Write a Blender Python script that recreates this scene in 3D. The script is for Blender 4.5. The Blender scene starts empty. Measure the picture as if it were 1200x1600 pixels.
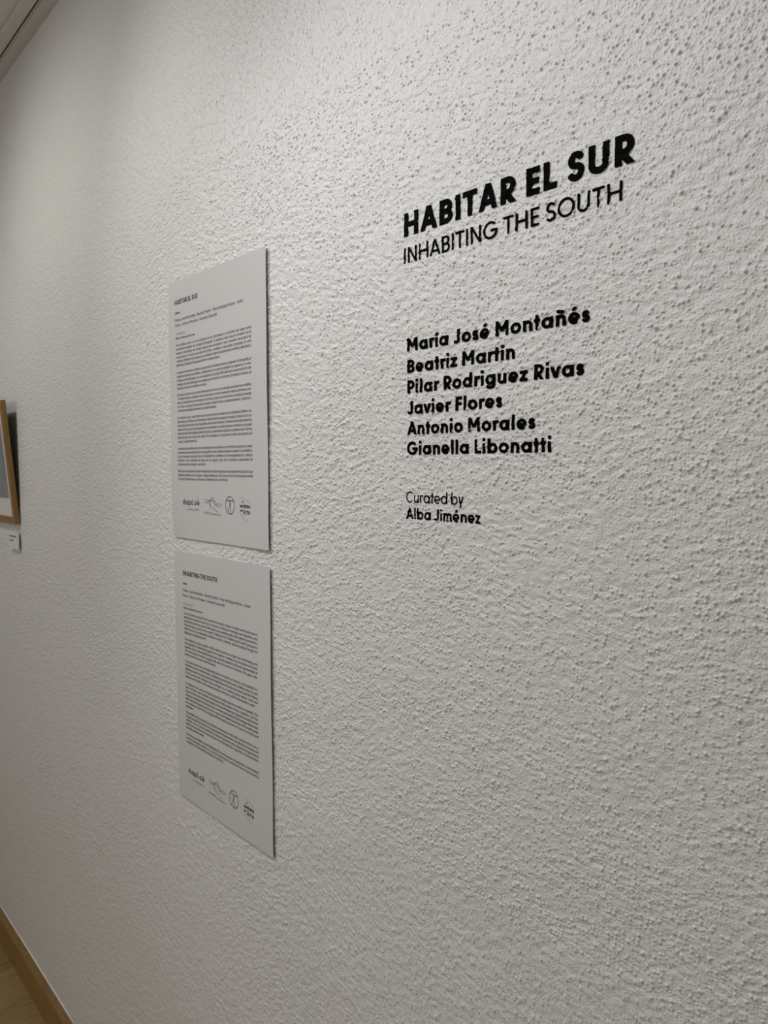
import bpy, bmesh, math, random
import numpy as np
from mathutils import Vector, Matrix

C = bpy.context.scene
COL = C.collection

# ------------------------------------------------------------------ camera
CAM_Z = 1.384
FW = Vector((-0.75906147, 0.64838412, -0.05851249))
RT = Vector((0.64962552, 0.76024863, -0.00294914))
UP = Vector((-0.04257187, 0.04024979, 0.99828232))
cam_data = bpy.data.cameras.new('camera')
cam = bpy.data.objects.new('camera', cam_data)
COL.objects.link(cam)
cam.matrix_world = Matrix(((RT.x, UP.x, -FW.x, 0.0),
                           (RT.y, UP.y, -FW.y, -0.5967),
                           (RT.z, UP.z, -FW.z, CAM_Z),
                           (0, 0, 0, 1)))
cam_data.sensor_fit = 'VERTICAL'
cam_data.sensor_height = 24.0
cam_data.lens = 24.0 * 1232.73 / 1600.0
cam_data.clip_start = 0.02
cam_data.dof.use_dof = True
cam_data.dof.focus_distance = 0.86
cam_data.dof.aperture_fstop = 11.0
C.camera = cam

# ------------------------------------------------------------------ view, world, lights
C.view_settings.view_transform = 'Standard'
C.view_settings.look = 'None'
C.view_settings.gamma = 1.0
C.view_settings.use_curve_mapping = False
C.view_settings.exposure = 0.08

w = bpy.data.worlds.new('world'); C.world = w; w.use_nodes = True
w.node_tree.nodes['Background'].inputs[0].default_value = (0.9, 0.95, 1.0, 1)
w.node_tree.nodes['Background'].inputs[1].default_value = 0.05


def spot(name, loc, target, energy, angle, blend, color, radius=0.05):
    d = bpy.data.lights.new(name, 'SPOT'); d.energy = energy; d.spot_size = math.radians(angle)
    d.spot_blend = blend; d.color = color; d.shadow_soft_size = radius
    o = bpy.data.objects.new(name, d); COL.objects.link(o); o.location = loc
    o.rotation_euler = (Vector(target) - Vector(loc)).to_track_quat('-Z', 'Y').to_euler()
    return o


def area(name, loc, rot, sx, sy, energy, color):
    d = bpy.data.lights.new(name, 'AREA'); d.shape = 'RECTANGLE'; d.size = sx; d.size_y = sy
    d.energy = energy; d.color = color
    o = bpy.data.objects.new(name, d); COL.objects.link(o); o.location = loc; o.rotation_euler = rot
    return o


WARM = (1.0, 0.985, 0.92)
NEUT = (0.985, 0.99, 1.0)
spot('spotlight', (-1.90, -0.78, 2.29), (-1.75, 0.0, 0.95), 13, 136, 0.85, WARM, 0.03)
spot('spotlight', (-1.75, -0.80, 2.29), (-0.20, 0.0, 1.25), 17.5, 92, 1.0, NEUT, 0.03)
spot('spotlight', (-0.75, -0.68, 2.29), (-0.40, 0.0, 0.95), 15, 108, 1.0, NEUT, 0.03)
spot('spotlight', (-2.95, -0.62, 2.29), (-2.40, 0.0, 1.20), 3.5, 70, 0.9, WARM, 0.03)
area('overhead_fill', (-0.9, -2.4, 2.33), (0, 0, 0), 3.0, 1.6, 7, (0.99, 0.99, 1.0))  # unseen soft fill, added overhead to raise the even light level
pl = bpy.data.lights.new('room_fill', 'POINT'); pl.energy = 17; pl.shadow_soft_size = 0.15; pl.color = (0.97, 0.985, 1.0)  # added point fill to brighten ceiling and wall, no actual fixture there
po = bpy.data.objects.new('room_fill', pl); COL.objects.link(po); po.location = (-1.3, -2.5, 1.75)


# ------------------------------------------------------------------ helpers


def mat(name, color, rough=0.6, spec=0.5, metal=0.0):
    m = bpy.data.materials.new(name); m.use_nodes = True
    b = m.node_tree.nodes['Principled BSDF']
    b.inputs['Base Color'].default_value = (*color, 1); b.inputs['Roughness'].default_value = rough
    b.inputs['Specular IOR Level'].default_value = spec; b.inputs['Metallic'].default_value = metal
    return m


def wood(name, c1, c2, scale, stretch, rough=0.45, planks=None):
    m = mat(name, c1, rough, 0.35); nt = m.node_tree; N = nt.nodes; L = nt.links
    b = N['Principled BSDF']
    tc = N.new('ShaderNodeTexCoord'); mp = N.new('ShaderNodeMapping')
    mp.inputs['Scale'].default_value = stretch
    L.new(tc.outputs['Object'], mp.inputs['Vector'])
    n = N.new('ShaderNodeTexNoise'); n.inputs['Scale'].default_value = scale
    n.inputs['Detail'].default_value = 6; n.inputs['Distortion'].default_value = 0.9
    L.new(mp.outputs[0], n.inputs['Vector'])
    r = N.new('ShaderNodeValToRGB')
    r.color_ramp.elements[0].position = 0.32; r.color_ramp.elements[0].color = (*c2, 1)
    r.color_ramp.elements[1].position = 0.68; r.color_ramp.elements[1].color = (*c1, 1)
    L.new(n.outputs['Fac'], r.inputs[0])
    out = r.outputs[0]
    if planks:
        br = N.new('ShaderNodeTexBrick')
        br.inputs['Scale'].default_value = 1.0
        br.inputs['Brick Width'].default_value = planks[0]; br.inputs['Row Height'].default_value = planks[1]
        br.inputs['Mortar Size'].default_value = 0.0012; br.inputs['Mortar Smooth'].default_value = 0.2
        br.inputs['Color1'].default_value = (0.86, 0.86, 0.86, 1); br.inputs['Color2'].default_value = (1.08, 1.06, 1.04, 1)
        br.inputs['Mortar'].default_value = (0.35, 0.33, 0.3, 1)
        mb = N.new('ShaderNodeMapping'); mb.inputs['Rotation'].default_value = (0, 0, math.pi / 2)
        L.new(tc.outputs['Object'], mb.inputs['Vector']); L.new(mb.outputs[0], br.inputs['Vector'])
        mx = N.new('ShaderNodeMix'); mx.data_type = 'RGBA'; mx.blend_type = 'MULTIPLY'; mx.inputs['Factor'].default_value = 1
        L.new(out, mx.inputs['A']); L.new(br.outputs['Color'], mx.inputs['B']); out = mx.outputs['Result']
    L.new(out, b.inputs['Base Color'])
    bp = N.new('ShaderNodeBump'); bp.inputs['Strength'].default_value = 0.15; bp.inputs['Distance'].default_value = 0.001
    L.new(n.outputs['Fac'], bp.inputs['Height']); L.new(bp.outputs[0], b.inputs['Normal'])
    return m


def plaster(name, color, scale=700, dist=0.0004, strength=0.6, grit=0):
    m = mat(name, color, 0.46 if grit else 0.62, 0.5 if grit else 0.3); nt = m.node_tree; N = nt.nodes; L = nt.links
    tc = N.new('ShaderNodeTexCoord')
    n = N.new('ShaderNodeTexNoise'); n.inputs['Scale'].default_value = scale; n.inputs['Detail'].default_value = 3
    L.new(tc.outputs['Object'], n.inputs['Vector'])
    out = n.outputs['Fac']
    if grit:
        v = N.new('ShaderNodeTexVoronoi'); v.inputs['Scale'].default_value = grit
        L.new(tc.outputs['Object'], v.inputs['Vector'])
        mr = N.new('ShaderNodeMapRange'); mr.inputs['From Min'].default_value = 0.1; mr.inputs['From Max'].default_value = 0.5
        mr.inputs['To Min'].default_value = 1.0; mr.inputs['To Max'].default_value = 0.0
        L.new(v.outputs['Distance'], mr.inputs['Value'])
        a = N.new('ShaderNodeMath'); a.operation = 'MULTIPLY_ADD'; a.inputs[1].default_value = 0.6
        L.new(mr.outputs[0], a.inputs[0]); L.new(out, a.inputs[2]); out = a.outputs[0]
    bp = N.new('ShaderNodeBump'); bp.inputs['Strength'].default_value = strength; bp.inputs['Distance'].default_value = dist
    L.new(out, bp.inputs['Height']); L.new(bp.outputs[0], N['Principled BSDF'].inputs['Normal'])
    return m


def link_mesh(name, verts, faces, m, parent=None, smooth=False):
    me = bpy.data.meshes.new(name); me.from_pydata([tuple(v) for v in verts], [], faces); me.update()
    o = bpy.data.objects.new(name, me); COL.objects.link(o)
    if m: me.materials.append(m)
    if smooth:
        me.polygons.foreach_set('use_smooth', [True] * len(me.polygons))
    if parent: o.parent = parent
    return o


def box_bm(bm, lo, hi, bevel=0.0):
    r = bmesh.ops.create_cube(bm, size=1.0)
    for v in r['verts']:
        v.co = Vector([lo[k] + (v.co[k] + 0.5) * (hi[k] - lo[k]) for k in range(3)])
    if bevel:
        es = list({e for v in r['verts'] for e in v.link_edges})
        bmesh.ops.bevel(bm, geom=es, offset=bevel, segments=2, affect='EDGES', profile=0.6)


def link_bm(name, bm, m, parent=None):
    me = bpy.data.meshes.new(name); bm.normal_update(); bm.to_mesh(me); bm.free()
    o = bpy.data.objects.new(name, me); COL.objects.link(o); me.materials.append(m)
    if parent: o.parent = parent
    return o


def box(name, lo, hi, m, parent=None, bevel=0.0):
    bm = bmesh.new(); box_bm(bm, lo, hi, bevel); return link_bm(name, bm, m, parent)


def thing(name, label, cat, loc, group=None):
    o = bpy.data.objects.new(name, None); COL.objects.link(o); o.location = loc
    o.empty_display_size = 0.05
    o['label'] = label; o['category'] = cat
    if group: o['group'] = group
    return o


def structure(o):
    o['kind'] = 'structure'; return o


M_WALL = plaster('rough_white_plaster', (0.80, 0.795, 0.78), 480, 0.0006, 0.9, 380)
M_PLAIN = plaster('smooth_white_paint', (0.78, 0.77, 0.75), 300, 0.0002, 0.3)
M_CEIL = plaster('ceiling_white_paint', (0.76, 0.75, 0.73), 300, 0.0002, 0.3)
M_VINYL = mat('black_vinyl', (0.002, 0.002, 0.002), 0.55, 0.015)
M_PAPER = mat('white_paper', (0.66, 0.655, 0.645), 0.55, 0.3)
M_INK = mat('printed_ink', (0.015, 0.015, 0.017), 0.7, 0.2)
M_INKGREY = mat('printed_grey_ink', (0.16, 0.16, 0.165), 0.7, 0.2)
M_FLOOR = wood('floor_laminate', (0.40, 0.285, 0.13), (0.28, 0.185, 0.078), 9, (9.0, 1.0, 1.0), 0.4, planks=(1.28, 0.19))
M_OAK = wood('baseboard_oak', (0.33, 0.195, 0.065), (0.22, 0.125, 0.035), 14, (1.0, 14.0, 14.0), 0.4)
M_FRAME = wood('frame_oak', (0.31, 0.185, 0.06), (0.25, 0.14, 0.04), 22, (6.0, 6.0, 1.0), 0.45)
M_CAULK = mat('white_sealant', (0.82, 0.80, 0.74), 0.5)
M_RAIL = mat('white_lacquered_aluminium', (0.70, 0.69, 0.66), 0.4)
M_SLOT = mat('dark_rail_groove', (0.012, 0.011, 0.010), 0.6)

# ------------------------------------------------------------------ wall relief
RNG = np.random.default_rng(7)
T = 512
TAB = [RNG.random((T, T)) for _ in range(10)]


def vnoise(x, z, s, k):
    a = x / s + 1000; b = z / s + 1000
    i = np.floor(a).astype(np.int64); j = np.floor(b).astype(np.int64)
    fx = a - i; fz = b - j
    fx = fx * fx * (3 - 2 * fx); fz = fz * fz * (3 - 2 * fz)
    t = TAB[k]
    i0, i1, j0, j1 = i % T, (i + 1) % T, j % T, (j + 1) % T
    return (t[i0, j0] * (1 - fx) * (1 - fz) + t[i1, j0] * fx * (1 - fz) + t[i0, j1] * (1 - fx) * fz + t[i1, j1] * fx * fz) * 2 - 1


def grains(x, z, cell, rmin, rmax, k, density, slope):
    a = x / cell + 1000; b = z / cell + 1000
    i = np.floor(a).astype(np.int64); j = np.floor(b).astype(np.int64)
    best = np.zeros_like(x)
    for di in (-1, 0, 1):
        for dj in (-1, 0, 1):
            ii, jj = (i + di) % T, (j + dj) % T
            px = (i + di + 0.1 + 0.8 * TAB[k][ii, jj] - 1000) * cell
            pz = (j + dj + 0.1 + 0.8 * TAB[k + 1][ii, jj] - 1000) * cell
            q = TAB[k + 2][ii, jj]
            r = rmin + (rmax - rmin) * q * q
            d2 = ((x - px) ** 2 + (z - pz) ** 2) / (r * r)
            on = TAB[(k + 3) % 10][ii, jj] < density
            p = np.clip(1 - d2, 0, 1)
            best = np.maximum(best, np.where(on, p * np.sqrt(p) * r * slope, 0))
    return best


def relief(x, z):
    """Height of the hand-rendered plaster above the wall plane, in metres."""
    x = np.asarray(x, dtype=np.float64); z = np.asarray(z, dtype=np.float64)
    wx = x + 0.004 * vnoise(x, z, 0.03, 0); wz = z + 0.004 * vnoise(x, z, 0.03, 1)
    patch = 0.5 + 0.5 * vnoise(x, z, 0.16, 2)
    patch2 = 0.5 + 0.5 * vnoise(x, z, 0.07, 3)
    dens = 0.22 + 0.62 * np.clip(-0.1 + 0.75 * patch + 0.55 * patch2, 0, 1)
    h = 0.0010 * vnoise(x, z, 0.42, 4) + 0.0006 * vnoise(wx, wz, 0.06, 5)
    # trowel drags in two directions
    c, s = math.cos(0.28), math.sin(0.28)
    d1 = vnoise(wx * c + wz * s, (wz * c - wx * s) * 2.6, 0.0098, 6)
    c, s = math.cos(-0.25), math.sin(-0.25)
    d2 = vnoise(wx * c + wz * s, (wz * c - wx * s) * 2.3, 0.0085, 7)
    h = h + 0.00072 * (patch * d1 + (1 - patch) * d2)
    h = h + 0.00026 * vnoise(wx, wz, 0.0034, 8)
    h = h + grains(wx, wz, 0.0043, 0.0008, 0.0019, 0, dens, 1.05)
    h = h + grains(x, wz, 0.0027, 0.0006, 0.0011, 5, np.clip(dens * 1.1, 0, 1), 0.62)
    return h


def bend(x):
    """The wall is not perfectly straight: it falls away a little at its far end."""
    t = (-(np.asarray(x, dtype=np.float64)) - 1.7) / 0.12
    return 0.015 * 0.12 * np.log1p(np.exp(np.clip(t, -40, 40)))


def wall_y(x, z):
    return bend(x) - relief(x, z)


def steps(a, b, f):
    out = [a]
    while out[-1] < b:
        out.append(out[-1] + f(out[-1]))
    out[-1] = b
    return np.array(out)


FINE = 0.00082


def col_step(x):
    if x > -0.1: return 0.005
    if x > -0.24: return 0.0022
    d = math.hypot(x, 0.6)
    if x < -2.6: return 0.012
    return min(max(0.62 * d * d / 739.0, FINE), 0.0034)


def row_step(z):
    t = abs(z - CAM_Z)
    return FINE if t < 0.46 else 0.0018 if t < 0.92 else 0.0028


X0, X1 = -3.6, 1.4
ROOM_D = 4.2
H = 2.372
xs = steps(X0, X1, col_step); zs = steps(0.0, H, row_step)
nx, nz = len(xs), len(zs)
GX, GZ = np.meshgrid(xs, zs, indexing='ij')
GY = np.empty_like(GX)
for k in range(0, nx, 100):
    GY[k:k + 100] = wall_y(GX[k:k + 100], GZ[k:k + 100])
co = np.stack([GX, GY, GZ], -1).reshape(-1, 3).astype(np.float32)
idx = np.arange(nx * nz, dtype=np.int32).reshape(nx, nz)
quads = np.stack([idx[:-1, :-1], idx[1:, :-1], idx[1:, 1:], idx[:-1, 1:]], -1).reshape(-1, 4)
# a thick back so that the wall is a solid slab
nb = len(co)
back = np.array([(X0, 0.15, 0), (X1, 0.15, 0), (X1, 0.15, H), (X0, 0.15, H)], dtype=np.float32)
co = np.vstack([co, back])
me = bpy.data.meshes.new('wall_front')
me.vertices.add(len(co)); me.vertices.foreach_set('co', co.ravel())
ring = [[nb + 1, nb, nb + 3, nb + 2]]
ring.append([nb + 1] + [int(v) for v in idx[::-1, 0]][0:] + [nb])               # bottom
ring.append([nb] + [int(v) for v in idx[0, :]] + [nb + 3])                       # left
ring.append([nb + 3] + [int(v) for v in idx[:, -1]] + [nb + 2])                  # top
ring.append([nb + 2] + [int(v) for v in idx[-1, ::-1]] + [nb + 1])               # right
loops = np.concatenate([quads.ravel(), np.concatenate([np.array(r) for r in ring])]).astype(np.int32)
starts = np.concatenate([np.arange(len(quads)) * 4,
                         len(quads) * 4 + np.cumsum([0] + [len(r) for r in ring[:-1]])]).astype(np.int32)
me.loops.add(len(loops)); me.loops.foreach_set('vertex_index', loops)
me.polygons.add(len(starts)); me.polygons.foreach_set('loop_start', starts)
sm = np.ones(len(starts), dtype=bool); sm[-5:] = False
me.polygons.foreach_set('use_smooth', sm)
me.update(calc_edges=True); me.validate()
me.materials.append(M_WALL)
wall = bpy.data.objects.new('wall_front', me); COL.objects.link(wall); structure(wall)
print('wall verts', nx, nz, nx * nz)

# ------------------------------------------------------------------ the rest of the room
structure(box('floor', (X0 - 0.15, -ROOM_D - 0.15, -0.12), (X1 + 0.15, 0.15, 0.0), M_FLOOR))
structure(box('ceiling', (X0 - 0.15, -ROOM_D - 0.15, H), (X1 + 0.15, 0.15, H + 0.12), M_CEIL))
structure(box('wall_left', (X0 - 0.15, -ROOM_D, 0), (X0, 0.0, H), M_PLAIN))
structure(box('wall_right', (X1, -ROOM_D, 0), (X1 + 0.15, 0.0, H), M_PLAIN))
structure(box('wall_back', (X0 - 0.15, -ROOM_D - 0.15, 0), (X1 + 0.15, -ROOM_D, H), M_PLAIN))


def extrude_profile(name, prof, xa, xb, m, parent=None):
    """prof: (distance out from the wall, height) pairs, run along the bent wall."""
    st = list(np.linspace(xa, xb, 40)); n = len(prof); V = []; F = []
    for x in st:
        y0 = float(bend(x))
        V += [(x, y0 - d, z) for d, z in prof]
    for k in range(len(st) - 1):
        for i in range(n):
            j = (i + 1) % n
            F.append((k * n + i, k * n + j, (k + 1) * n + j, (k + 1) * n + i))
    F.append(tuple(range(n))[::-1]); F.append(tuple((len(st) - 1) * n + i for i in range(n)))
    o = link_mesh(name, V, F, m, parent)
    bm = bmesh.new(); bm.from_mesh(o.data); bmesh.ops.recalc_face_normals(bm, faces=bm.faces); bm.to_mesh(o.data); bm.free()
    return o


BH = 0.080
bb = structure(extrude_profile('baseboard_front', [(-0.02, 0), (0.019, 0), (0.019, BH - 0.002), (0.0172, BH), (-0.02, BH)], X0, X1, M_OAK))
extrude_profile('sealant_bead', [(-0.01, BH - 0.002), (0.0022, BH - 0.001), (0.0022, BH + 0.0004), (0.001, BH + 0.0018), (-0.01, BH + 0.003)], X0, X1, M_CAULK, bb)

RZ = H - 0.010
tr = structure(extrude_profile('trim_1', [(-0.01, H + 0.01), (-0.01, RZ), (0.0275, RZ), (0.0275, RZ + 0.006), (0.0290, RZ + 0.006), (0.0290, RZ - 0.001),
                                         (0.0312, RZ - 0.001), (0.0312, RZ + 0.0085), (0.0350, RZ + 0.0085), (0.0350, RZ), (0.058, RZ), (0.058, H + 0.01)], X0, X1, M_RAIL))
extrude_profile('rail_slot', [(0.0272, RZ + 0.0052), (0.0293, RZ + 0.0052), (0.0293, RZ + 0.0062), (0.0272, RZ + 0.0062)], X0, X1, M_SLOT, tr)
extrude_profile('rail_slot', [(0.0309, RZ + 0.0020), (0.0353, RZ + 0.0020), (0.0353, RZ + 0.0090), (0.0309, RZ + 0.0090)], X0, X1, M_SLOT, tr)

# ------------------------------------------------------------------ lettering: a plain geometric sans drawn with strokes
XH = 0.71


def arc(cx, cy, rx, ry, a0, a1, n):
    n = max(2, int(n * abs(a1 - a0) / 360 + 0.5) + 1)
    return [(cx + rx * math.cos(math.radians(a0 + (a1 - a0) * k / (n - 1))),
             cy + ry * math.sin(math.radians(a0 + (a1 - a0) * k / (n - 1)))) for k in range(n)]


ACC = {'á': ('a', 'acute'), 'é': ('e', 'acute'), 'í': ('i', 'acute'), 'ó': ('o', 'acute'), 'ú': ('u', 'acute'), 'ñ': ('n', 'tilde')}


def glyph(ch, w, n=48):
    """-> (width of ink box, left bearing, right bearing, strokes); a stroke is (points, clip) with cap height 1."""
    h = w / 2
    S = []
    band = (0.0, 1.0)
    low = (0.0, XH)

    def L(*p, clip=None): S.append((list(p), clip))

    def A(*a, clip=None): S.append((arc(*a, n), clip))
    if ch in ACC:
        base, kind = ACC[ch]
        W, lb, rb, S = glyph('ı' if base == 'i' else base, w, n)
        S = list(S); cx = W / 2 if base not in 'a' else W * 0.47
        if kind == 'acute':
            S.append(([(cx - 0.06, XH + 0.085), (cx + 0.09, XH + 0.36)], (XH + 0.10, XH + 0.33)))
        else:
            t = [(cx - 0.19, XH + 0.13), (cx - 0.14, XH + 0.195), (cx - 0.07, XH + 0.205), (cx + 0.06, XH + 0.15), (cx + 0.13, XH + 0.155), (cx + 0.19, XH + 0.23)]
            S.append((t, None))
        return W, lb, rb, S
    st, rd, dg = 0.10, 0.06, 0.015
    if ch == ' ': return 0.31, 0, 0, S
    if ch == 'H':
        W = 0.72 + 0.3 * w; L((h, 0), (h, 1)); L((W - h, 0), (W - h, 1)); L((h, 0.5), (W - h, 0.5)); return W, st, st, S
    if ch == 'A':
        W = 0.78 + 0.5 * w; e = 0.12
        k = (W / 2 - h * 1.12)
        L((h * 1.12 - k * e, -e), (W / 2 + 0.00, 1.0 - 0.0 * h), clip=band) if False else L((h * 1.12 - k * e, -e), (W / 2 + k * e * 0, 1.0), clip=band)
        L((W - h * 1.12 + k * e, -e), (W / 2, 1.0), clip=band)
        L((W * 0.24, 0.24 + h * 0.5), (W * 0.76, 0.24 + h * 0.5))
        L((W / 2 - h * 0.75, 1 - h * 0.8), (W / 2 + h * 0.75, 1 - h * 0.8), clip=band)
        return W, dg, dg, S
    if ch == 'B':
        W = 0.58 + 0.35 * w; r1 = (0.5 - h) / 2; r2 = r1
        L((h, 0), (h, 1)); x = W - h - r2
        L((h, 1 - h), (x - .03, 1 - h)); L((h, 0.51), (x, 0.51)); L((h, h), (x, h))
        A(x - .03, (1 - h + 0.51) / 2, r1, (1 - h - 0.51) / 2, 90, -90); A(x, (0.51 + h) / 2, r2, (0.51 - h) / 2, 90, -90); return W, st, rd, S
    if ch in 'Iıl':
        top = {'I': 1, 'ı': XH, 'l': 1.03}[ch]; L((h, 0), (h, top)); return w, st if ch == 'I' else 0.085, st if ch == 'I' else 0.085, S
    if ch == 'i': L((h, 0), (h, XH)); d = w * 0.62; L((h, XH + 0.13 + 0.0), (h, XH + 0.13 + max(w * 1.05, .12))); return w, 0.085, 0.085, S
    if ch == 'T':
        W = 0.64 + 0.2 * w; L((0, 1 - h), (W, 1 - h)); L((W / 2, 0), (W / 2, 1)); return W, 0.03, 0.03, S
    if ch in 'RP':
        W = 0.56 + 0.35 * w; y = 0.42; r = (1 - h - y) / 2; x = W - h - r
        L((h, 0), (h, 1)); L((h, 1 - h), (x, 1 - h)); L((h, y), (x, y)); A(x, (1 - h + y) / 2, r, r, 90, -90)
        if ch == 'R': L((x - 0.09, y + 0.02), (W - h * 0.9 + 0.08, -0.12), clip=(0, 0.6))
        return W, st, 0.04, S
    if ch in 'EF':
        W = 0.50 + 0.2 * w; L((h, 0), (h, 1)); L((h, 1 - h), (W, 1 - h)); L((h, 0.5), (W - 0.04, 0.5))
        if ch == 'E': L((h, h), (W, h))
        return W, st, 0.05, S
    if ch == 'L': W = 0.48 + 0.2 * w; L((h, 0), (h, 1)); L((h, h), (W, h)); return W, st, 0.04, S
    if ch in 'Ss':
        t = 1.0 if ch == 'S' else XH; o = 0.012
        W = (0.56 + 0.3 * w) if ch == 'S' else (0.42 + 0.32 * w)
        top = t - h + o; bot = h - o; mid = t * 0.515; rx = (W - w) / 2; cx = W / 2
        p = arc(cx, (top + mid) / 2, rx * 0.93, (top - mid) / 2, 28, 262, n) + arc(cx, (mid + bot) / 2, rx, (mid - bot) / 2, 82, -152, n)
        S.append((p, None)); return W, 0.05, 0.05, S
    if ch == 'U':
        W = 0.66 + 0.3 * w; r = (W - w) / 2
        S.append(([(h, 1)] + arc(W / 2, r + h - 0.012, r, r, 180, 360, n) + [(W - h, 1)], None)); return W, st * .9, st * .9, S
    if ch == 'N':
        W = 0.70 + 0.3 * w; L((h, 0), (h, 1)); L((W - h, 0), (W - h, 1)); L((h - 0.02, 1.05), (W - h + 0.02, -0.05), clip=band); return W, st, st, S
    if ch == 'M':
        W = 0.84 + 0.4 * w; L((h, 0), (h, 1)); L((W - h, 0), (W - h, 1))
        L((h * 0.9, 1.0), (W / 2, 0.32), clip=(0.26, 1)); L((W - h * 0.9, 1.0), (W / 2, 0.32), clip=(0.26, 1)); return W, st, st, S
    if ch in 'OQ':
        W = 0.98; S.append((arc(W / 2, 0.5, W / 2 - h, 0.512 - h, 0, 360, n), None)); return W, rd, rd, S
    if ch in 'CG':
        W = 0.90; r = 0.49 - h
        if ch == 'C': A(0.49, 0.5, r, 0.512 - h, 46, 314); return W, rd, 0.04, S
        S.append((arc(0.49, 0.5, r, 0.512 - h, 46, 360, n), None)); L((0.50, 0.5 - h * 0.4), (0.49 + r + h, 0.5 - h * 0.4)); return 0.97, rd, rd, S
    if ch == 'D':
        W = 0.80; r = 0.5 - h; L((h, 0), (h, 1)); L((h, 1 - h), (0.30, 1 - h)); L((h, h), (0.30, h)); A(0.30, 0.5, W - h - 0.30, r, 90, -90); return W, st, rd, S
    if ch == 'J':
        W = 0.46 + 0.2 * w; r = (W - w) * 0.56; S.append(([(W - h, 1)] + arc(W - h - r, r + h - 0.012, r, r, 0, -140, n), None)); return W, 0.05, st, S
    if ch == 'V' or ch == 'v':
        t = 1.0 if ch == 'V' else XH; W = (0.80 if ch == 'V' else 0.56) + 0.35 * w; k = 0.12
        L((h * 1.05 - k * .4, t * 1.12), (W / 2, 0.0), clip=(0, t)); L((W - h * 1.05 + k * .4, t * 1.12), (W / 2, 0.0), clip=(0, t))
        L((W / 2 - h * .6, h * .7), (W / 2 + h * .6, h * .7), clip=(0, t)); return W, dg, dg, S
    if ch == 'Y':
        W = 0.74 + 0.3 * w; L((h - .04, 1.08), (W / 2, 0.42), clip=(0, 1)); L((W - h + .04, 1.08), (W / 2, 0.42), clip=(0, 1)); L((W / 2, 0), (W / 2, 0.45)); return W, dg, dg, S
    # lower case
    R = XH / 2 + 0.012 - h
    cy = XH / 2
    BW = 0.36 + 0.36
    if ch in 'adqgbp':
        W = BW + 0.03; rx = BW / 2 - h
        if ch in 'adqg':
            S.append((arc(BW / 2, cy, rx, R, 0, 360, n), None)); x = W - h
            if ch == 'a': L((x, 0), (x, XH))
            if ch == 'd': L((x, 0), (x, 1.03))
            if ch == 'q': L((x, -0.27), (x, XH))
            if ch == 'g': S.append(([(x, XH), (x, -0.02)] + arc(BW / 2 + .02, 0.0, x - BW / 2 - .02, 0.28 - h, 0, -150, n), None))
            return W, rd, 0.085, S
        x0 = W - BW / 2; S.append((arc(x0, cy, rx, R, 0, 360, n), None))
        L((h, 0 if ch == 'b' else -0.27), (h, 1.03 if ch == 'b' else XH)); return W, 0.085, rd, S
    if ch == 'o': W = 0.73; S.append((arc(W / 2, cy, W / 2 - h, R, 0, 360, n), None)); return W, rd, rd, S
    if ch in 'ec':
        W = 0.71
        if ch == 'e': S.append((arc(W / 2, cy, W / 2 - h, R, 0, 308, n), None)); L((h, cy - .03), (W - h * .55, cy - .03))
        else: S.append((arc(W / 2, cy, W / 2 - h, R, 48, 312, n), None)); W = 0.64
        return W, rd, rd, S
    if ch in 'nmhr':
        tops = 1.03 if ch == 'h' else XH
        L((h, 0), (h, tops))
        if ch == 'r':
            W = 0.36 + 0.1 * w; S.append((arc(h + 0.27, XH - 0.30 + 0.012, 0.27, 0.30 - h, 180, 85, n) + [(W + .01, XH - h + 0.008)], None)); return W, 0.085, 0.035, S
        aw = 0.56 + 0.3 * w if ch != 'm' else 0.50 + 0.3 * w
        def arch(x0, x1):
            r = (x1 - x0) / 2; S.append((arc((x0 + x1) / 2, XH - h - r * 0.95 + .012, r, r * 0.95, 180, 0, n) + [(x1, 0)], None))
        arch(h, aw - h); W = aw
        if ch == 'm': arch(aw - h, 2 * aw - w - h); W = 2 * aw - w
        return W, 0.085, 0.08, S
    if ch == 'u':
        W = 0.56 + 0.3 * w; r = (W - w) / 2; S.append(([(h, XH)] + arc(W / 2, h + r * .95 - .012, r, r * .95, 180, 360, n), None)); L((W - h, 0), (W - h, XH)); return W, 0.08, 0.085, S
    if ch == 't':
        W = 0.30 + 0.45 * w; L((W / 2, 0), (W / 2, 0.94)); L((0, XH - h), (W, XH - h)); return W, 0.035, 0.035, S
    if ch == 'f':
        W = 0.34 + 0.3 * w; x = W * 0.46; L((0, XH - h), (W, XH - h)); S.append(([(x, 0), (x, 0.84)] + arc(x + 0.17, 0.84, 0.17, 0.20 - h, 180, 80, n), None)); return W, 0.015, 0.0, S
    if ch == 'j':
        W = w; L((h, -0.12), (h, XH)); S.append((arc(h - 0.14, -0.12, 0.14, 0.15 - h, 0, -95, n), None)); L((h, XH + 0.13), (h, XH + 0.13 + max(w * 1.05, .12))); return W, 0.10, 0.085, S
    if ch == 'z':
        W = 0.48 + 0.3 * w; L((0, XH - h), (W, XH - h)); L((0, h), (W, h)); L((W - h * 1.3 + .03, XH - w * .1), (h * 1.3 - .03, w * .1), clip=low); return W, 0.04, 0.04, S
    if ch == 'y':
        W = 0.56 + 0.35 * w; sl = (W / 2 - h) / XH
        L((h, XH * 1.0 + .06), (W / 2, 0.02), clip=(-.27, XH)); L((W - h + sl * .06, XH + .06), (W / 2 - sl * 0.36, -0.33), clip=(-.27, XH)); return W, dg, dg, S
    if ch == 'w':
        W = 0.92 + 0.4 * w; q = W / 4
        for a, b in (((h, XH), (q + h / 2, 0)), ((W / 2, XH), (q + h / 2, 0)), ((W / 2, XH), (W - q - h / 2, 0)), ((W - h, XH), (W - q - h / 2, 0))): L(a, b, clip=low)
        return W, dg, dg, S
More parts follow.
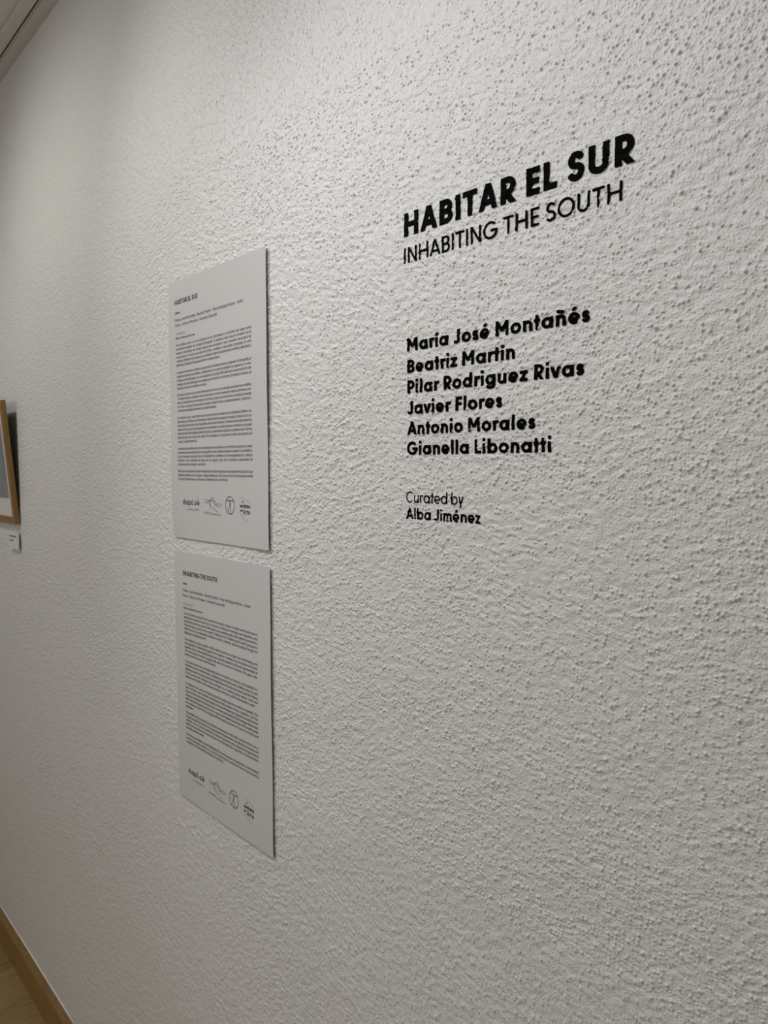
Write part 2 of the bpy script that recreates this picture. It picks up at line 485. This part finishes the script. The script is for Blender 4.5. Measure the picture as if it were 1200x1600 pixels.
    if ch == 'x': W = 0.54 + 0.3 * w; L((h, XH), (W - h, 0), clip=low); L((W - h, XH), (h, 0), clip=low); return W, dg, dg, S
    if ch == 'k': W = 0.52 + 0.3 * w; L((h, 0), (h, 1.03)); L((h, 0.26), (W - h, XH), clip=low); L((h + .12, 0.36), (W - h, 0), clip=low); return W, 0.085, dg, S
    if ch in '.·:;,':
        d = max(w, 0.13); y = 0.32 if ch == '·' else 0.0
        L((d / 2, y), (d / 2, y + d))
        if ch in ':;': L((d / 2, XH - d), (d / 2, XH))
        if ch in ',;': L((d / 2, y), (d / 2 - 0.05, y - 0.14))
        return d, 0.06 if ch != '·' else 0.12, 0.06 if ch != '·' else 0.12, S
    if ch in '"\'':
        for k in range(2 if ch == '"' else 1): L((h + k * 0.17, 0.74), (h + k * 0.17, 1.0))
        return w + (0.17 if ch == '"' else 0), 0.05, 0.05, S
    if ch == '-': L((0, 0.36), (0.32, 0.36)); return 0.32, 0.05, 0.05, S
    if ch in '()':
        p = arc(0.30, 0.38, 0.26, 0.62, 125, 235, n)
        if ch == ')': p = [(0.25 - a, b) for a, b in p]
        S.append((p, None)); return 0.22, 0.05, 0.05, S
    if ch == '_': L((0, 0.0), (0.4, 0.0)); return 0.4, 0, 0, S
    raise KeyError(ch)


def layout(text, w, n=48, track=0.0):
    x = 0.0; out = []
    for k, ch in enumerate(text):
        W, lb, rb, S = glyph(ch, w, n)
        if k: x += lb + track
        out.append((ch, x, W, S)); x += W + rb
    last = out[-1]
    return out, last[1] + last[2]


def stroke_field(S, w, gx, gz, sx):
    """Signed distance (glyph units) of the union of the strokes; gx, gz in glyph units."""
    f = np.full(gx.shape, 9.0)
    for pts, clip in S:
        g = np.full(gx.shape, 9.0)
        m = len(pts) - 1
        closed = abs(pts[0][0] - pts[-1][0]) + abs(pts[0][1] - pts[-1][1]) < 1e-6
        for k in range(m):
            (ax, az), (bx, bz) = pts[k], pts[k + 1]
            dx, dz = bx - ax, bz - az; l = math.hypot(dx, dz)
            if l < 1e-9: continue
            ux, uz = dx / l, dz / l
            t = (gx - ax) * ux + (gz - az) * uz
            pr = np.abs((gx - ax) * uz - (gz - az) * ux)
            tc = np.clip(t, 0, l)
            d = np.hypot(pr, t - tc) - w / 2
            if not closed and k == 0: d = np.maximum(d, np.where(t < 0, -t, d))
            if not closed and k == m - 1: d = np.maximum(d, np.where(t > l, t - l, d))
            if not closed and k == 0: d = np.maximum(d, -t)
            if not closed and k == m - 1: d = np.maximum(d, t - l)
            g = np.minimum(g, d)
        if clip: g = np.maximum(g, np.maximum(clip[0] - gz, gz - clip[1]))
        f = np.minimum(f, g)
    return f


def letter_mesh(S, w, W, sx, sz, cell):
    """Cells of a fine grid cut along the outline -> (points (x, z) in metres from the letter's origin, faces)."""
    x0, x1 = -0.08, W + 0.08
    z0, z1 = -0.32, 1.34
    gxs = np.arange(x0, x1, cell / sx); gzs = np.arange(z0, z1, cell / sz)
    gx, gz = np.meshgrid(gxs, gzs, indexing='ij')
    f = stroke_field(S, w, gx, gz, sx)
    f = np.where(np.abs(f) < 1e-5, 1e-5, f)
    ins = f < 0
    anyin = ins[:-1, :-1] | ins[1:, :-1] | ins[1:, 1:] | ins[:-1, 1:]
    P = []; F = []; idx = {}

    def corner(i, j):
        k = (i, j)
        if k not in idx: idx[k] = len(P); P.append((gxs[i] * sx, gzs[j] * sz))
        return idx[k]

    def cross(a, b):
        k = (a, b) if a < b else (b, a)
        if k not in idx:
            (a, b) = k; t = f[a] / (f[a] - f[b]); idx[k] = len(P)
            P.append(((gxs[a[0]] + t * (gxs[b[0]] - gxs[a[0]])) * sx, (gzs[a[1]] + t * (gzs[b[1]] - gzs[a[1]])) * sz))
        return idx[k]
    for i, j in zip(*np.nonzero(anyin)):
        i = int(i); j = int(j)
        q = [(i, j), (i + 1, j), (i + 1, j + 1), (i, j + 1)]
        poly = []
        for k in range(4):
            a, b = q[k], q[(k + 1) % 4]
            if ins[a]: poly.append(corner(*a))
            if ins[a] != ins[b]: poly.append(cross(a, b))
        if len(poly) >= 3: F.append(poly)
    return P, F


VINYL_T = 0.00022


def vinyl_line(text, xa, xb, zbase, cap, w, label, cat, group=None, track=0.0, name='wall_lettering', cell=0.0006):
    """One line of cut vinyl pressed onto the rough plaster, set between xa and xb."""
    items, total = layout(text, w, 40, track)
    sx = (xb - xa) / total; sz = cap
    root = thing(name, label, cat, (xa, 0, zbase), group)
    for ch, x, W, S in items:
        if ch == ' ': continue
        P, F = letter_mesh(S, w, W, sx, sz, cell)
        P = np.array(P); X = P[:, 0] + x * sx + xa; Z = P[:, 1] + zbase
        hgt = relief(X, Z)
        V = [(float(a - xa), float(bend(a) - 0.70 * h - 0.00045 - VINYL_T), float(b - zbase)) for a, b, h in zip(X, Z, hgt)]
        n = len(V)
        V2 = V + [(a, y + VINYL_T, b) for a, y, b in V]
        cnt = {}
        for f in F:
            for k in range(len(f)):
                e = (f[k], f[(k + 1) % len(f)])
                cnt[e] = 1
        side = [(b, a, a + n, b + n) for (a, b) in cnt if (b, a) not in cnt]
        FF = F + [[v + n for v in f[::-1]] for f in F] + side
        o = link_mesh('letter', V2, FF, M_VINYL, root)
        sm = [True] * (2 * len(F)) + [False] * len(side)
        o.data.polygons.foreach_set('use_smooth', sm)
    return root


K = math.sqrt(2.0)
def WX(v): return v * K
def WZ(v): return v * K + CAM_Z
vinyl_line('HABITAR EL SUR', WX(-.4684), WX(-.2660), WZ(.1786), .0180 * K, 0.23, 'large bold black capitals, the Spanish exhibition title high on the rough white wall', 'wall lettering', 'exhibition title lettering')
vinyl_line('INHABITING THE SOUTH', WX(-.4685), WX(-.2738), WZ(.1581), .0120 * K, 0.135, 'thinner black capitals, the English title line right under the bold Spanish title', 'wall lettering', 'exhibition title lettering')
NM = [('María José Montañés', -.2956, .0897, 'longest bold black artist name in vinyl, topmost of the six-line name list'),
      ('Beatriz Martín', -.3556, .0728, 'short bold black artist name in vinyl, second line of the name list'),
      ('Pilar Rodriguez Rivas', -.2992, .0568, 'long bold black artist name of three words, third line of the name list'),
      ('Javier Flores', -.3662, .0404, 'shortest bold black artist name in vinyl, fourth line of the name list'),
      ('Antonio Morales', -.3374, .0244, 'bold black artist name starting with A, fifth line of the name list'),
      ('Gianella Libonatti', -.3243, .0086, 'bold black artist name starting with G, lowest line of the six-name list')]
for t, xe, z, lab in NM:
    vinyl_line(t, WX(-.4650), WX(xe), WZ(z), .0103 * K, 0.215, lab, 'wall lettering', 'artist names on the wall')
vinyl_line('Curated by', WX(-.4657), WX(-.4035), WZ(-.0291), .0088 * K, 0.12, 'thin black words standing above the lone bold name low on the wall', 'wall lettering', 'curator credit lettering')
vinyl_line('Alba Jiménez', WX(-.4657), WX(-.3864), WZ(-.0421), .0088 * K, 0.185, 'small bold black curator name, lowest vinyl line on the wall', 'wall lettering', 'curator credit lettering')

# ------------------------------------------------------------------ printed sheets
PW, PH = 0.297, 0.420


class Sheet:
    def __init__(self, cx, cz, rot, lift, seed):
        self.c = (cx, cz); self.rot = rot; self.lift = lift
        self.r = np.random.default_rng(seed).random(8)

    def out(self, u, v):
        """Distance of the paper from the wall plane; u, v from 0 to 1 from the top left."""
        u = np.asarray(u, float); v = np.asarray(v, float)
        l, r, t, b, base = self.lift
        s = np.clip(1 - np.abs(2 * np.clip(v, 0, 1) - 1) ** 7, 0, 1)
        d = base + l * s * np.exp(-u * 7) + r * s * np.exp(-(1 - u) * 5)
        d = d + t * np.exp(-v * 14) + b * np.exp(-(1 - v) * 12) * (0.4 + 0.6 * u)
        d = d + 0.0006 * np.sin(6 * u + 9 * self.r[0]) * np.sin(5 * v + 9 * self.r[1]) + 0.0004 * np.sin(11 * v + 3 * u)
        return d

    def pos(self, um, vm, off=0.0):
        """um, vm in metres from the top left corner of the sheet -> local point (relative to the sheet's root)."""
        c, s = math.cos(self.rot), math.sin(self.rot)
        a = np.asarray(um) - PW / 2; b = PH / 2 - np.asarray(vm)
        d = self.out(np.asarray(um) / PW, np.asarray(vm) / PH) + off
        return np.stack([a * c - b * s, -d, a * s + b * c], -1)


def sheet_mesh(sh, parent):
    nu, nv = 46, 64
    U, V = np.meshgrid(np.linspace(0, PW, nu), np.linspace(0, PH, nv), indexing='ij')
    f = sh.pos(U, V).reshape(-1, 3); bk = f + np.array([0, 0.00025, 0])
    n = nu * nv; vs = [np.vstack([f, bk])]
    ix = np.arange(n).reshape(nu, nv); F = []
    for i in range(nu - 1):
        for j in range(nv - 1):
            q = (int(ix[i, j]), int(ix[i, j + 1]), int(ix[i + 1, j + 1]), int(ix[i + 1, j]))
            F.append(q); F.append(tuple(k + n for k in q[::-1]))
    tot = 2 * n
    for line in (ix[:, 0][::-1], ix[-1, :][::-1], ix[:, -1], ix[0, :]):
        m = len(line); vs.append(np.vstack([f[line], bk[line]]))
        for a in range(m - 1): F.append((tot + a + 1, tot + a, tot + a + m, tot + a + 1 + m))
        tot += 2 * m
    o = link_mesh('sheet', np.vstack(vs), F, M_PAPER, parent)
    o.data.polygons.foreach_set('use_smooth', [k < 2 * (nu - 1) * (nv - 1) for k in range(len(F))])
    return o


class Ink:
    def __init__(self): self.V = []; self.F = []

    def poly(self, pts, w, px, pv, sx, sz, close=False):
        """A ribbon along pts (glyph units, z up) placed at px, pv (mm from the sheet's top left)."""
        for (ax, az), (bx, bz) in zip(pts[:-1], pts[1:]):
            dx, dz = (bx - ax) * sx, (bz - az) * sz; l = math.hypot(dx, dz)
            if l < 1e-9: continue
            hw = w / 2; nx_, nz_ = -dz / l * hw, dx / l * hw; ex, ez = dx / l * hw * 0.3, dz / l * hw * 0.3
            A_ = (px + ax * sx - ex, pv - az * sz + ez); B_ = (px + bx * sx + ex, pv - bz * sz - ez)
            k = len(self.V)
            self.V += [(A_[0] + nx_, A_[1] - nz_), (A_[0] - nx_, A_[1] + nz_), (B_[0] - nx_, B_[1] + nz_), (B_[0] + nx_, B_[1] - nz_)]
            self.F.append((k, k + 1, k + 2, k + 3))

    def text(self, s, u, v, cap, w, width=None, justify=False, n=14):
        items, total = layout(s, w, n)
        sx = cap; gap = 0.0
        if width and justify and ' ' in s:
            sx = min(cap, width / total); gap = (width - total * sx) / s.count(' ')
            if gap < 0: gap = 0
        elif width: sx = width / total
        sp = 0
        for ch, x, W, S in items:
            if ch == ' ': sp += 1; continue
            for pts, clip in S:
                if clip:
                    pts = [(a, min(max(b, clip[0]), clip[1])) for a, b in pts]
                self.poly(pts, w * cap, u + x * sx + sp * gap, v, sx, cap)

    def build(self, name, sh, m, parent, off=0.00015):
        if not self.F: return None
        a = np.array(self.V) / 1000.0
        return link_mesh(name, sh.pos(a[:, 0], a[:, 1], off), self.F, m, parent)


ES = [["En los últimos años, el sur ha dejado de ser únicamente un territorio de origen para", "convertirse también en un lugar de llegada. En pueblos como Gaucín conviven hoy la", "memoria andaluza, las nuevas migraciones europeas y una creciente necesidad de", "reconectar con formas de vida más lentas, sensibles y vinculadas al paisaje. En este", "contexto, Habitar el Sur propone una reflexión sobre la relación entre territorio, identidad y", "pertenencia desde el lenguaje del arte contemporáneo."],
      ["La exposición reúne a artistas cuyas prácticas transitan entre el grabado, la fotografía, el", "papel artesanal y la escultura, configurando un recorrido donde el sur aparece no como", "imagen estereotipada, sino como experiencia vivida. Más allá de la representación del", "paisaje, las obras dialogan con aquello que el territorio transforma: la mirada, el tiempo, la", "materia y la forma de habitar el mundo."],
      ["El proyecto parte de una idea fundamental: el sur no se contempla únicamente, se habita.", "Y habitar implica establecer vínculos afectivos, construir memoria y dejarse atravesar por", "la luz, la arquitectura, la naturaleza y los ritmos propios de este entorno. Andalucía emerge", "así como un espacio de encuentro donde conviven raíces y desplazamientos, tradición y", "contemporaneidad, permanencia y transformación."],
      ["En Habitar el Sur, cada artista aborda esta relación desde una sensibilidad distinta. Los", "grabados de María José Montañés y Beatriz Martín indagan la huella, la repetición y la", "memoria del territorio; las fotografías de Antonio Morales y Gianella Libonatti exploran", "nuevas formas de mirar el paisaje y la identidad contemporánea; el trabajo en papel", "artesanal de Pilar Rodríguez Rivas introduce la dimensión orgánica y matérica de la tierra;", "mientras que la escultura de Javier Flores dialoga con la presencia física del espacio, el", "cuerpo y la permanencia."],
      ["La exposición plantea así una cartografía emocional del sur: un territorio que ya no puede", "entenderse únicamente desde lo geográfico, sino también desde lo humano y lo simbólico.", "En un momento marcado por el movimiento constante y la homogeneización cultural,", "Habitar el Sur reivindica el valor de los lugares que aún conservan capacidad de", "transformación, arraigo y encuentro."],
      ["Más que una exposición sobre Andalucía, la muestra propone una experiencia sobre lo que", "significa pertenecer a un lugar, o elegir pertenecer a él, y sobre cómo el arte puede revelar", "los lazos invisibles que conforman la identidad de un territorio."]]
EN = [["In recent years, the South has ceased to be solely a place of origin and has become a", "destination as well. In towns such as Gaucín, Andalusian heritage, new migrations, and", "a growing need to reconnect with slower, more sensitive ways of life, deeply connected to", "the landscape, coexist. In this context, \"Habitar el Sur\" (\"Inhabiting the South\") proposes a", "reflection on the relationship between territory, identity, and belonging through the", "language of contemporary art."],
      ["The exhibition brings together artists whose practices range from printmaking and", "photography to handmade paper and sculpture, creating a journey where the South", "appears not as a stereotypical image, but as a lived experience. Beyond representation of", "the landscape, the works engage with what the territory transforms: the gaze, time,", "matter, and the way we inhabit the world."],
      ["The project stems from a fundamental idea: the South is not merely contemplated; it is", "inhabited. And to inhabit implies establishing emotional bonds, building memory, and", "allowing oneself to be permeated by the light, the architecture, the nature, and the rhythms", "of this environment. Andalusia thus emerges as a meeting place where roots and", "displacement, tradition and contemporaneity, permanence and transformation coexist."],
      ["In \"Habitar el Sur,\" each artist approaches this relationship from a distinct sensibility. The", "prints of María José Montañés and Beatriz Martín explore traces, repetition, and the", "memory of the territory; the photographs of Antonio Morales and Gianella Libonatti explore", "new ways of viewing the landscape and contemporary identity; Pilar Rodríguez Rivas' work", "with handmade paper introduces the organic and material dimension of the earth; while", "the sculpture of Javier Flores engages with the physical presence of space, the body, and", "permanence."],
      ["The exhibition thus proposes an emotional cartography of the South: a territory that can no", "longer be understood solely from a geographical perspective, but also from a human and", "symbolic one. At a time marked by constant movement and cultural homogenization,", "Habitar el Sur reclaims the value of places that still retain the capacity for transformation,", "rootedness, and encounter."],
      ["More than an exhibition about Andalusia, the show proposes an experience about what it", "means to belong to a place, or to choose to belong to it, and about how art can reveal the", "invisible ties that shape the identity of a territory."]]

TW = 0.125


def build_sheet(cx, cz, rot, lift, seed, label, title, artlab, curlab, paras, ends, left, right, tops, pitch, head, logo_v, logo_u):
    sh = Sheet(cx, cz, rot, lift, seed)
    root = thing('text_sheet', label, 'poster', (cx, float(bend(cx)), cz), 'printed text sheets on the wall')
    sheet_mesh(sh, root)
    i = Ink(); i.text(title, head[0], head[1], 7.6, 0.20, width=head[2]); i.build('heading', sh, M_INK, root)
    i = Ink(); i.text(artlab, left - 0.6, head[1] + 15.3, 3.6, 0.20, n=12); i.build('caption_line', sh, M_INK, root)
    i = Ink()
    i.text('María José Montañés · Beatriz Martín · Pilar Rodríguez Rivas · Javier', left - 0.8, head[1] + 27.2, 4.7, TW, width=213)
    i.text('Flores · Antonio Morales · Gianella Libonatti', left - 0.8, head[1] + 35.6, 4.7, TW, width=135.5)
    i.build('names_line', sh, M_INK, root)
    i = Ink(); i.text(curlab, left - 0.8, head[1] + 48.8, 3.6, 0.10, width=33); i.build('caption_line', sh, M_INKGREY, root)
    i = Ink(); i.text('Alba Jiménez Sánchez', left - 0.8, head[1] + 56.0, 3.6, 0.19, width=64.5); i.build('names_line', sh, M_INK, root)
    for lines, v, end in zip(paras, tops, ends):
        i = Ink()
        for k, s in enumerate(lines):
            last = k == len(lines) - 1
            if last: i.text(s, left, v + k * pitch, 4.3, TW, width=end)
            else: i.text(s, left, v + k * pitch, 4.3, TW, width=right - left, justify=True)
        i.build('paragraph', sh, M_INK, root)
    # the four printed emblems at the foot of the sheet
    u0, v0 = logo_u, logo_v
    i = Ink(); i.text('shapó olé', u0, v0, 9.0, 0.16, width=56)
    g = Ink(); i.poly([(0, 0), (9, 0)], 0.5, u0 + 9, v0 + 8.2, 1, 1); i.text('GALLERY', u0 + 20, v0 + 8.8, 3.2, 0.13, width=36)
    i.build('gallery_emblem', sh, M_INK, root)
    i = Ink(); b = (u0 + 71, v0)
    i.poly([(0, 10), (7, 10.6), (15, 8.5), (22, 11), (28, 15), (33, 9.5), (38, 6), (43, 2.5)], 0.7, *b, 1, 1)
    i.poly([(0, 6.2), (10, 5.2), (17, 6.5), (24, 9.5), (31, 6), (37, 2), (46, 1), (53, 2.2), (55, 3.4), (50, 5.2), (41, 4.6), (34, 1.6)], 0.8, *b, 1, 1)
    i.poly([(17, 6), (19, 1), (22, -1.5), (28, -2.5), (34, -4.5), (40, -7.4), (45, -8)], 0.8, *b, 1, 1)
    i.poly([(22, 11), (26, 7.5), (31, 10), (36, 5)], 0.6, *b, 1, 1); i.poly([(19, 4.5), (20.2, -1.0)], 2.0, *b, 1, 1); i.poly([(8, 8), (20, 8.4), (27, 12)], 0.6, *b, 1, 1)
    i.text('GAUCIN', b[0], b[1] + 12.3, 3.6, 0.15, width=23); i.poly([(0, 0), (29, -0.2)], 1.2, b[0] + 25, b[1] + 12.0, 1, 1)
    i.build('mountain_emblem', sh, M_INKGREY, root)
    i = Ink(); c = (u0 + 152.5, v0 - 3.6)
    i.poly([(13.2 * math.cos(a * math.pi / 24), 13.2 * math.sin(a * math.pi / 24)) for a in range(49)], 1.1, *c, 1, 1)
    i.poly([(-10.8, 7), (10.8, 7)], 1.1, *c, 1, 1); i.poly([(0.5, 7), (1.5, -13)], 1.2, *c, 1, 1); i.poly([(0.2, 7), (-1.2, 0), (-7.5, -10.6)], 0.9, *c, 1, 1)
    i.build('round_emblem', sh, M_INK, root)
    i = Ink(); c = (u0 + 182, v0 - 9)
    i.text('La', c[0] + 6, c[1], 3.6, 0.15); i.text('ventana', c[0], c[1] + 7.6, 6.0, 0.20, width=29); i.text('del', c[0] + 0.5, c[1] + 13.5, 3.8, 0.18); i.text('Arte', c[0] + 9, c[1] + 17.0, 7.2, 0.16, width=20)
    i.poly([(2, 9), (15, 5), (29, -1)], 0.35, *c, 1, 1); i.poly([(-4, -14), (8, -21), (20, -27), (23, -24)], 0.35, *c, 1, 1)
    i.build('window_emblem', sh, M_INK, root)
    return root


# spanish sheet above, english sheet below
build_sheet(-1.0908, CAM_Z + 0.0917, 0.0003, (0.0032, 0.0010, 0.0000, 0.0002, 0.0036), 3,
            'upper printed white text sheet, Spanish text, hanging directly above the other sheet', 'HABITAR EL SUR', 'Artistas', 'Curada por', ES, (142, 100, 131, 64, 93.5, 161),
            22.8, 256.0, (106.0, 150.2, 186.6, 224.2, 274.6, 311.4), 6.45, (20.8, 38.5, 76.5), 364.2, 35.8)
build_sheet(-1.0890, CAM_Z - 0.3513, 0.0003, (0.0008, 0.0006, 0.0000, 0.0000, 0.0039), 5,
            'lower printed white text sheet, English text, hanging below the other sheet', 'INHABITING THE SOUTH', 'Artists', 'Curated by', EN, (73, 104, 222, 27, 62, 126),
            30.6, 261.0, (104.3, 147.8, 185.0, 222.6, 271.6, 308.8), 6.40, (31.0, 38.8, 112.5), 373.0, 34.6)

# ------------------------------------------------------------------ framed picture leaning out from the wall, and its caption card
FX = -2.141; FZ = CAM_Z - 0.146; FWID = 0.46; FHT = 0.316
fy = float(bend(FX)) - 0.0005
fr = thing('picture_frame', 'oak framed picture tilting forward, cut off by the left edge of the photo', 'picture frame', (FX - FWID / 2, fy - 0.001, FZ))
fr.rotation_euler = (0.085, 0, 0)
D = 0.012; B = 0.018
hw = FWID / 2
for lo, hi in (((-hw, -D, 0), (hw, 0, B)), ((-hw, -D, FHT - B), (hw, 0, FHT)), ((-hw, -D, B), (-hw + B, 0, FHT - B)), ((hw - B, -D, B), (hw, 0, FHT - B))):
    box('frame_rail', lo, hi, M_FRAME, fr, 0.0008)
M_MAT = mat('picture_mat', (0.74, 0.72, 0.68), 0.6)
box('mat_board', (-hw + B - .002, -D + 0.005, B - .002), (hw - B + .002, -D + 0.007, FHT - B + .002), M_MAT, fr)
M_PIC = mat('picture_print', (0.22, 0.25, 0.27), 0.5); nt = M_PIC.node_tree
tc = nt.nodes.new('ShaderNodeTexCoord'); ns = nt.nodes.new('ShaderNodeTexNoise'); ns.inputs['Scale'].default_value = 9
rp = nt.nodes.new('ShaderNodeValToRGB'); rp.color_ramp.elements[0].color = (0.16, 0.19, 0.21, 1); rp.color_ramp.elements[1].color = (0.34, 0.36, 0.37, 1)
nt.links.new(tc.outputs['Object'], ns.inputs['Vector']); nt.links.new(ns.outputs['Fac'], rp.inputs[0]); nt.links.new(rp.outputs[0], nt.nodes['Principled BSDF'].inputs['Base Color'])
box('picture', (-hw + 0.045, -D + 0.0042, 0.066), (hw - 0.045, -D + 0.0052, FHT - 0.06), M_PIC, fr)
box('backing_board', (-hw + 0.004, -0.0005, 0.004), (hw - 0.004, 0.001, FHT - 0.004), mat('backing_board', (0.05, 0.04, 0.03), 0.7), fr)

lx0, lx1 = -1.5736 * K, -1.5160 * K
lz0, lz1 = WZ(-.1510), WZ(-.1185)
ly = float(bend((lx0 + lx1) / 2)) - 0.0050
cd = thing('caption_card', 'small white caption card on the wall right below the framed picture', 'label', ((lx0 + lx1) / 2, ly, (lz0 + lz1) / 2))
cw, chh = (lx1 - lx0) / 2, (lz1 - lz0) / 2
M_CARD = mat('card_white', (0.78, 0.78, 0.80), 0.5)
box('card', (-cw, -0.004, -chh), (cw, 0.0, chh), M_CARD, cd, 0.0004)
for z, a, b in ((0.45, -0.8, 0.75), (-0.05, -0.75, 0.1)):
    box('printed_line', (a * cw, -0.0042, z * chh - 0.0016), (b * cw, -0.0039, z * chh + 0.0016), M_INKGREY, cd)
